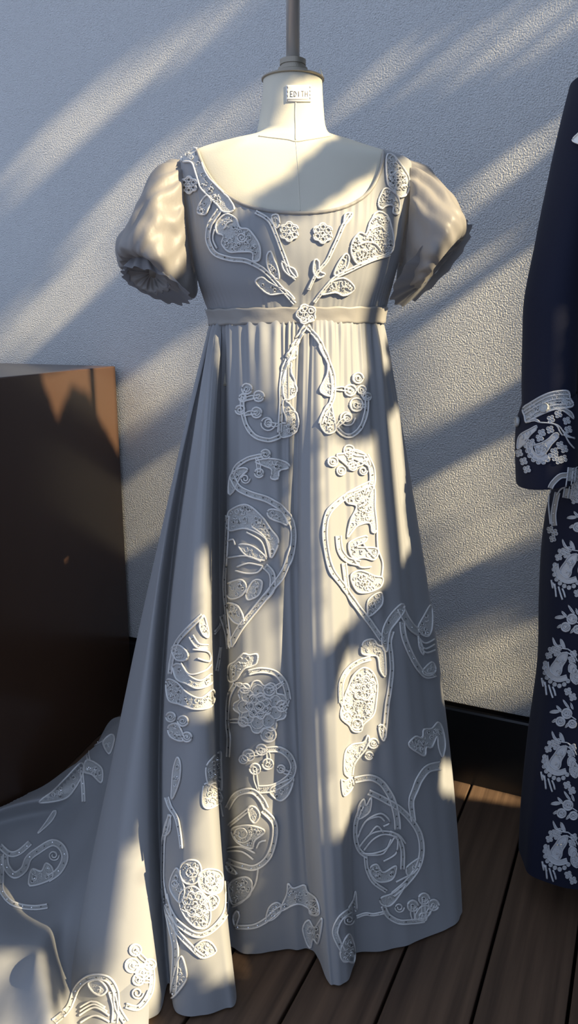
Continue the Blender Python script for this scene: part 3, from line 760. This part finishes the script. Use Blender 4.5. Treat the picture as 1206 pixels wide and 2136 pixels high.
 [VE, ('B',[(720,490),(800,475),(890,495),(945,560),(970,660)],14), ('F',795,705,168,9), ('F',785,700,84,7), ('L',[(600,450),(640,420),(690,370),(720,380),(775,375),(770,430),(740,450),(690,470),(640,540),(600,540)]), ('B',[(640,560),(600,650),(590,800),(600,900),(595,1020)],10), ('K',845,880,46), ('K',700,590,30), ('K',850,600,34), ('K',930,700,34), ('K',690,800,30)],
 [VE, ('B',[(552,130),(585,230),(598,340)],15,8), ('C',[(475,262),(545,180)]), ('C',[(480,272),(548,192)]), ('B',[(545,330),(515,480)],7)],
 [VE, ('B',[(430,130),(340,220),(270,310),(240,420),(230,500)],10), ('L',[(410,190),(435,130),(460,220),(460,270),(430,250)]), ('L',[(240,340),(290,320),(340,370),(330,410),(270,410)]), ('B',[(360,260),(400,320),(460,330)],14), ('C',[(300,430),(350,500),(440,480),(480,440)]), ('L',[(250,450),(300,440),(350,510),(420,540),(480,500),(480,560),(400,590),(330,560),(270,530)]), ('L',[(210,540),(270,550),(340,620),(420,650),(490,600),(500,660),(470,710),(380,720),(290,690),(220,660)]), ('C',[(370,345),(460,360),(470,420),(400,400)])],
 [VE, ('K',235,770,30), ('K',310,795,32), ('K',335,895,30), ('L',[(220,830),(270,810),(300,850),(320,910),(290,920),(230,890)])],
 [VG, ('L',[(240,330),(250,200),(275,120),(295,160),(290,260),(260,350),(240,380)]), ('B',[(210,370),(230,430),(270,500),(290,600),(300,690)],12,5), ('B',[(230,480),(210,560),(190,640),(185,780),(185,900),(200,1010)],9), ('L',[(200,540),(230,480),(230,580),(190,610)])],
 [VG, ('L',[(455,170),(540,80),(550,160),(550,330),(500,280),(465,290)]), ('L',[(440,290),(490,300),(550,360),(545,400),(470,440),(430,410)]), ('C',[(530,390),(560,490)])],
 [VG, ('K',800,70,34), ('K',720,105,36), ('K',760,190,34), ('K',690,130,26), ('K',840,160,34), ('B',[(830,70),(920,70),(980,120),(1000,190),(960,260),(870,310),(780,320)],14,22), ('K',925,190,24), ('L',[(860,310),(940,270),(1000,250),(970,350),(920,390),(860,350)])],
 [VG, ('B',[(590,440),(650,350),(740,330),(800,380),(830,440)],14), ('B',[(600,550),(740,430)],8), ('L',[(720,430),(760,430),(790,480),(760,530),(730,500)]), ('B',[(810,450),(880,530),(880,640),(840,750),(760,810),(680,800),(590,770)],14), ('S',680,600,60), ('L',[(620,570),(720,545),(820,580),(760,640),(740,690),(650,650)]), ('C',[(590,710),(680,710),(750,760)]), ('C',[(590,690),(680,680),(760,720)]), ('C',[(770,690),(790,650),(830,640)]), ('L',[(585,780),(650,850),(590,830)]), ('L',[(600,920),(690,870),(740,900),(730,980),(680,1020),(620,1040)]), ('C',[(780,810),(760,920),(690,1020),(620,1060)])],
 [VG, ('L', [(300,880),(298,800),(340,765),(400,772),(422,830),(395,900),(345,915)]), ('L', [(405,860),(450,822),(520,828),(552,870),(540,960),(470,975),(415,935)]), ('L', [(235,960),(232,890),(270,815),(300,870),(320,960),(290,1030)]), ('L', [(500,980),(530,1010),(515,1060),(470,1080),(440,1020)]), ('L', [(290,1040),(300,960),(380,930),(460,1010),(480,1110),(460,1180),(400,1190),(330,1130)]), ('S',360,835,42,1.3), ('S',480,890,50,1.3), ('F',385,1040,84,8), ('S',262,910,26), ('B',[(580,900),(580,1060),(540,1150),(460,1220),(380,1230),(270,1150),(210,1040),(185,940)],14), ('B',[(220,1100),(280,1220),(380,1330),(430,1370)],12), ('L',[(380,1320),(430,1270),(480,1280),(515,1335),(470,1370),(420,1375)]), VJ, ('B',[(800,150),(830,300),(850,400),(850,500),(840,640)],13), ('L',[(830,650),(850,520),(880,450),(905,540),(880,600)])],
 [VJ, ('B',[(260,770),(330,700),(380,600),(440,555),(520,560),(560,620),(570,700),(610,770)],12), ('L',[(430,580),(480,565),(520,610),(490,640),(450,620)]), ('C',[(390,700),(450,670),(510,700)]), ('C',[(385,740),(460,700),(530,740)]), ('C',[(390,775),(460,740),(530,770)]), ('C',[(388,720),(455,685),(520,720)]), ('B',[(540,620),(560,700),(555,775)],13), ('B',[(610,690),(670,700),(720,640),(735,570),(730,490)],10), ('K',655,420,28), ('K',640,495,34), ('K',690,530,34), ('K',725,490,26), ('K',670,565,28), ('S',665,630,30)],
 [VI, ('B',[(0,800),(60,850),(120,840),(190,780)],14), ('B',[(30,860),(40,930),(90,985),(150,950),(180,880),(240,830),(330,780),(390,810),(410,880),(370,960),(300,1010)],18), ('L',[(180,1040),(200,950),(260,960),(290,910),(330,940),(330,1000),(280,1030),(210,1050)]), ('S',340,860,35), ('B',[(10,850),(10,1000),(10,1080),(60,1150),(130,1180),(220,1190),(300,1180)],12), ('L',[(240,720),(290,650),(340,575),(355,590),(320,650)])],
 [VI, ('L',[(250,520),(330,460),(420,370),(510,280),(530,330),(470,440),(400,500)]), ('L',[(530,330),(550,260),(640,310),(640,400),(580,350)]), ('B',[(515,330),(525,430),(530,520)],8), ('L',[(650,150),(700,100),(720,130),(690,220)]), ('B',[(560,260),(560,190),(650,130)],8)]]
for mo in MOTIFS:
    sw = None
    for it in mo:
        if isinstance(it[0], int):
            if sw is None: sw = Sewer(BL, *it)
            else: sw.at(*it)
        else: getattr(sw, it[0])(*it[1:])
    sw.done('lace_applique', gown, 'lace', 'cord')
# embroidery, braid and buttons of the coat
def transform(items, dx, dy, k):
    out = []
    for it in items:
        if it[0] in 'LCB': out.append((it[0], [(x+dx*k, y+dy*k) for x, y in it[1]]) + it[2:])
        else: out.append((it[0], it[1]+dx*k, it[2]+dy*k) + it[3:])
    return out
def dot(cx, cy, r): return ('L', [(cx+cos(a*pi/3)*r, cy+sin(a*pi/3)*r) for a in range(6)], 1.0, True, False)
def floret(cx, cy, r): return [dot(cx+cos(a)*r, cy+sin(a)*r, r*.72) for a in (.5, 2.07, 3.64, 5.2)]
def sew(name, base, items, parent=None, padm='thread', cordm='thread'):
    sw = Sewer(BC, *base, lift=.0008)
    for it in items: getattr(sw, it[0])(*it[1:])
    return sw.done(name, parent or coat, padm, cordm, 'sequin')
K2, K3 = (1040, 780, 5.934), (1080, 1060, 5.086)
PAIS = [('L', [(560,500),(630,490),(625,560),(580,640),(570,700),(530,740),(460,690),(460,640),(500,580)], 1.4), ('B', [(408,590),(425,680),(470,740),(540,772),(630,750)], 26, 26, 1.2, False),
        ('L', [(480,330),(520,400),(560,440),(500,412)], 1., True, False), ('L', [(560,345),(592,375),(612,445),(570,415)], 1., True, False), ('C', [(500,410),(570,440),(640,450)], 1.3),
        ('C', [(380,790),(400,830),(412,860)], 2.1), ('C', [(400,800),(410,880),(416,940)], 2.1), ('C', [(440,830),(462,910),(482,970)], 2.1), ('C', [(480,850),(500,900),(510,945)], 2.1), ('C', [(366,760),(372,800),(382,850)], 2.1),
        ('L', [(650,620),(690,600),(730,640),(700,700),(650,690)], 1.2)] + [dot(x, y, 20) for x, y in ((402,600),(392,650),(398,705),(420,755),(455,795),(500,825),(550,842),(600,825),(640,790))] + floret(475, 465, 26) + floret(525, 485, 26) + floret(440, 520, 22) + floret(680, 560, 24) + floret(700, 500, 22) + floret(640, 900, 24) + floret(690, 960, 24) + floret(540, 440, 20) + floret(720, 760, 30) + [('L', [(700,640),(760,720),(740,820),(690,800),(665,740)], 1.3), ('C', [(640,450),(700,500),(740,580)], 1.4), ('C', [(620,480),(680,520),(720,600)], 1.4)]
SPRIG = [('L', [(400,1162),(450,1140),(510,1150),(460,1172)], 1., True, False), ('L', [(540,1028),(572,1060),(612,1122),(572,1092)], 1., True, False), ('L', [(470,1092),(500,1110),(532,1150),(498,1138)], 1., True, False), ('L', [(620,1060),(640,1090),(650,1130),(628,1110)], 1., True, False),
         ('K', 582, 1175, 50), ('K', 515, 1260, 45), ('K', 640, 1285, 40), ('L', [(425,1262),(460,1234),(480,1250),(442,1268)], 1., True, False), ('L', [(560,1322),(598,1270),(640,1260),(592,1310)], 1., True, False), ('C', [(510,1150),(560,1180),(620,1200),(680,1240)], 1.3)]
for dx, dy in ((0, 0), (-20, 205), (-22, 400), (-20, 587)): sew('embroidery_paisley', K3, transform(PAIS, dx, dy, 5.086))
for dx, dy in ((25, -208), (0, 0), (-11, 197), (-9, 388)): sew('embroidery_sprig', K3, transform(SPRIG, dx, dy, 5.086))
CUFFE = [('C', [(370,600),(450,580),(520,600),(640,610),(740,640),(800,720),(870,850),(930,920)], 1.6), ('C', [(640,600),(720,640),(760,720),(790,760)], 1.6), ('C', [(800,750),(860,780),(930,790)], 1.8), ('C', [(790,700),(850,760),(935,800)], 1.8), ('C', [(400,570),(470,560),(520,600)], 1.6),
         ('L', [(730,730),(742,780),(660,870),(600,960),(560,1000),(480,990),(460,920),(450,880),(540,850),(620,800),(680,740)], 1.5), ('L', [(270,760),(400,680),(480,640),(470,690),(400,760),(340,850),(290,900),(250,930),(240,880)], 1.5),
         ('B', [(395,850),(400,940),(450,1020),(530,1050),(610,1010)], 32, 32, 1.2, False)]
for x, y in ((360,830),(350,890),(370,950),(395,1010),(440,1060),(500,1090),(560,1090),(610,1060),(640,1010)): CUFFE.append(dot(x, y, 27))
for x, y in ((740,500),(840,580),(650,560),(860,690),(540,730),(515,790),(640,690),(415,850),(760,880),(810,930),(690,960),(700,1030),(745,1070),(800,1050),(320,1080),(360,1180),(265,980)): CUFFE += floret(x, y, 28)
e = sew('embroidery', K2, CUFFE, cuff)
e.matrix_parent_inverse = Matrix.Identity(4)
e = sew('braid', K2, [('L', [(310,430),(430,340),(570,262),(700,220),(850,212),(880,300),(910,400),(700,440),(560,490),(420,560),(350,600),(330,520)]), ('C', [(330,500),(450,420),(600,345),(720,310),(890,315)], 1.5), ('C', [(350,560),(470,480),(600,420),(720,385),(900,375)], 1.5), ('C', [(320,465),(440,380),(580,300),(710,262),(870,258)], 1.5), ('L', [(700,440),(800,425),(900,480),(925,560),(880,520),(800,460)], 1.5, True, False)], cuff, 'braid', 'thread')
e.matrix_parent_inverse = Matrix.Identity(4)
sew('pocket_braid', K2, [('B', [(905,1160),(882,1350),(850,1540)], 46, 46, 1.6), ('C', [(915,1170),(895,1350),(862,1540)], 1.5)], None, 'braid', 'thread')
sew('embroidery_border', K2, sum([floret(x, y, 30) for x, y in ((955,1200),(975,1255),(962,1310),(975,1365),(955,1415),(972,1460),(945,1500),(950,1560))], []))['kind'] = 'stuff'
sew('ribbon_loop', K2, [('B', [(860,1255),(770,1262),(700,1320),(650,1390),(622,1480)], 30, 24, 1.4, False), ('C', [(850,1390),(780,1430),(740,1490)], 1.8)], None, 'ribbon', 'thread')
sew('tassel', K2, [('B', [(740,1470),(712,1600),(690,1750),(700,1880)], 28, 28, 1.4), ('C', [(640,1500),(632,1600),(640,1720),(655,1860)], 2.2), ] + floret(650, 1930, 26) + floret(700, 1965, 26) + floret(680, 2040, 24), None, 'ribbon', 'thread')
sw = Sewer(BC, 0, 0, 1, lift=.004); sw.L([(1198, 295), (1207, 281), (1236, 258), (1250, 290), (1228, 304)], 1.6, True, False); sw.done('neckcloth', coat, 'label', 'label')
def button(px, py, r, squash=None):
    d = ray(px, py).normalized(); h = BC.ray_cast(CAM, d); p, n = h[0], (h[1] if h[1].dot(d) < 0 else -h[1])
    if squash: n = (n*.35 - RT*.93).normalized()
    R_ = n.to_track_quat('Z', 'Y').to_matrix().to_4x4(); T = Matrix.Translation(p + n*.001) @ R_
    prof = [(r*.2, 0), (r, .001), (r*1.02, .004), (r*.96, .006), (r*.80, .0066), (r*.74, .0045), (r*.5, .0055), (r*.2, .0062)]
    vs, fs = lathe(prof, (0, 0, 0), 28); vs = [T @ v for v in vs]
    b = mesh('button', vs, fs, 'braid', cuff); b['label'] = 'round silver button with raised rim'
    ring = []
    for k in range(28): ring.append(T @ Vector((cos(2*pi*k/28)*r*.90, sin(2*pi*k/28)*r*.90, .0064)))
    return b
rb = 12.2/FPX*1.12
button(1137.5, 852, rb); button(1083.5, 880, rb, True)
# ------------------------------------------------------------------ tree added out of view, gaps cut to shape the sun patches
LIT = [[(548,165),(676,165),(694,285),(640,325),(575,385),(505,425),(440,380),(410,316),(530,288)],
 [(802,340),(798,400),(750,440),(650,452),(700,412),(760,378)],
 [(375,318),(420,316),(450,385),(500,430),(520,442),(480,470),(402,410),(398,540),(330,600),(240,560),(245,450),(330,340)],
 [(560,450),(700,445),(800,400),(850,325),(1000,440),(1000,600),(830,640),(802,720),(815,765),(755,790),(740,860),(640,930),(620,890),(560,800),(470,765),(460,700),(545,640),(545,560),(600,530)],
 [(690,910),(760,930),(840,840),(905,1000),(895,1080),(830,1190),(760,1270),(700,1330),(640,1410),(626,1300),(632,1100),(645,980)],
 [(490,1290),(575,1250),(590,1380),(540,1425),(480,1405)],
 [(478,1080),(520,1050),(560,1130),(540,1180),(490,1190)],
 [(362,1160),(428,1140),(448,1280),(452,1490),(380,1505),(340,1450),(345,1300)],
 [(718,1370),(790,1340),(806,1460),(795,1540),(760,1580),(750,1640),(715,1745),(685,1750),(635,1560),(655,1470),(700,1480)],
 [(472,1590),(545,1560),(552,1700),(525,1760),(532,1860),(485,1885),(474,1760)],
 [(440,1640),(475,1650),(497,1900),(500,2030),(440,2055),(400,1990),(345,1940),(400,1800),(380,1730)],
 [(190,1800),(260,1740),(300,1790),(312,1900),(352,2000),(352,2055),(250,2060),(195,2030),(150,1960)],
 [(-40,1990),(90,1975),(108,2170),(-40,2170)], [(125,2085),(250,2035),(335,2060),(310,2170),(115,2170)],
 [(85,780),(245,755),(265,985),(180,820),(150,805),(120,880)],
 [(0,0),(110,0),(0,80)],
 [(20,330),(230,150),(400,60),(520,0),(560,0),(330,150),(290,190),(200,270),(60,400)],
 [(140,500),(240,380),(330,310),(530,190),(560,270),(440,310),(330,350),(290,420),(250,500),(260,560),(200,620),(130,680),(60,745),(-20,755),(-20,640),(60,650),(140,580)],
 [(285,770),(430,680),(400,800),(350,880),(255,885),(250,800)], [(258,1000),(330,960),(380,880),(365,1050),(320,1150),(262,1205)], [(268,1230),(315,1215),(292,1320),(274,1320)],
 [(690,180),(1206,0),(1220,70),(830,160),(720,240)], [(930,440),(1060,310),(1170,240),(1140,330),(1050,400),(990,475)],
 [(820,725),(950,640),(1100,515),(1100,780),(1000,850),(900,885),(855,905),(835,830)],
 [(885,1010),(960,960),(1040,920),(1085,895),(1090,1000),(1150,1030),(1145,1140),(1060,1140),(1050,1060),(1030,1060),(1020,1160),(980,1180),(895,1225),(880,1100)],
 [(910,1310),(980,1280),(1020,1310),(1060,1335),(1140,1285),(1140,1400),(1120,1495),(925,1465)],
 [(920,1588),(1110,1630),(1110,1686),(920,1656)]]
LBB = [(min(p[0] for p in q), max(p[0] for p in q), min(p[1] for p in q), max(p[1] for p in q)) for q in LIT]
def inside(q, x, y):
    r = False; j = len(q)-1
    for i in range(len(q)):
        if (q[i][1] > y) != (q[j][1] > y) and x < (q[j][0]-q[i][0])*(y-q[i][1])/(q[j][1]-q[i][1])+q[i][0]: r = not r
        j = i
    return r
def lit_px(x, y):
    for q, b in zip(LIT, LBB):
        if b[0] <= x <= b[1] and b[2] <= y <= b[3] and inside(q, x, y): return True
    return False
bpy.context.view_layer.update()
av, af = [], []
for o in list(COL.objects):
    if o.type != 'MESH' or o.name.startswith(('plank', 'trim')): continue
    b0 = len(av); mw_ = o.matrix_world
    av += [tuple(mw_ @ v.co) for v in o.data.vertices]; af += [tuple(b0+i for i in p.vertices) for p in o.data.polygons]
b0 = len(av); av += [(-4.2, -1.6, 0), (2.4, -1.6, 0), (2.4, YW, 0), (-4.2, YW, 0)]; af.append((b0, b0+1, b0+2, b0+3))
BA = BVHTree.FromPolygons(av, af)
def wants_sun(p):
    h = BA.ray_cast(p, SUN_D)
    if h[0] is None: return False
    x, y = proj(h[0])
    if not (-30 < x < W+30 and -30 < y < H+40): return False
    c = BA.ray_cast(CAM, (h[0]-CAM).normalized())
    if c[0] is None or (c[0]-h[0]).length > .03: return None
    return lit_px(x, y)
sx = Vector((0, 0, 1)).cross(SUN_D).normalized(); sy = SUN_D.cross(sx)
orig = DO + Vector((0, 0, .9)) - SUN_D*3.0
vs, fs = [], []
rnd = random.Random(3); ST = .0135
for i in range(-96, 97):
    for j in range(-100, 118):
        c = orig + sx*(i*ST) + sy*(j*ST)
        if c.z < .6: continue
        w_ = wants_sun(c)
        if w_: continue
        if w_ is None and rnd.random() < .0: continue
        bad = False
        for (dx, dy) in ((1, 0), (-1, 0), (0, 1), (0, -1)):
            if wants_sun(c + sx*(dx*.009) + sy*(dy*.009)): bad = True; break
        c = c + SUN_D*rnd.uniform(-.12, .12)
        rr = .007 if bad else .014
        an = rnd.uniform(0, 2*pi); ax = (sx*cos(an)+sy*sin(an)); ay = (sy*cos(an)-sx*sin(an)); b0 = len(vs)
        tl = SUN_D*rnd.uniform(-.3, .3)
        vs += [c - (ax+tl)*rr*1.25, c - ax*rr*.3 + ay*rr*.95, c + ax*rr*.6 + ay*rr*.75, c + (ax+tl)*rr*1.3, c + ax*rr*.6 - ay*rr*.75, c - ax*rr*.3 - ay*rr*.95]
        fs += [(b0, b0+1, b0+2, b0+3), (b0, b0+3, b0+4, b0+5)]
occluder = thing('leaf_occluder', 'leafy tree added out of view, gaps cut to shape the sun patches', 'occluder', (orig.x+.0, orig.y, 0))
lv = keep(mesh('sun_mask_leaves', vs, fs, 'occluder_green', smooth=False), occluder); lv['kind'] = 'stuff'  # added mask: leaves left out wherever a sun patch is wanted
vs, fs = [], []
P = [Vector((orig.x+.16, orig.y, -.03)), Vector((orig.x+.18, orig.y+.02, .9)), Vector((orig.x+.2, orig.y-.05, 1.9)), Vector((orig.x+.16, orig.y, 3.2))]
P = [cr(P, k/8) for k in range(25)]
tube(vs, fs, P, [.06-.0018*k for k in range(25)], 12)
keep(mesh('occluder_trunk', vs, fs, 'occluder_brown'), occluder)
#END
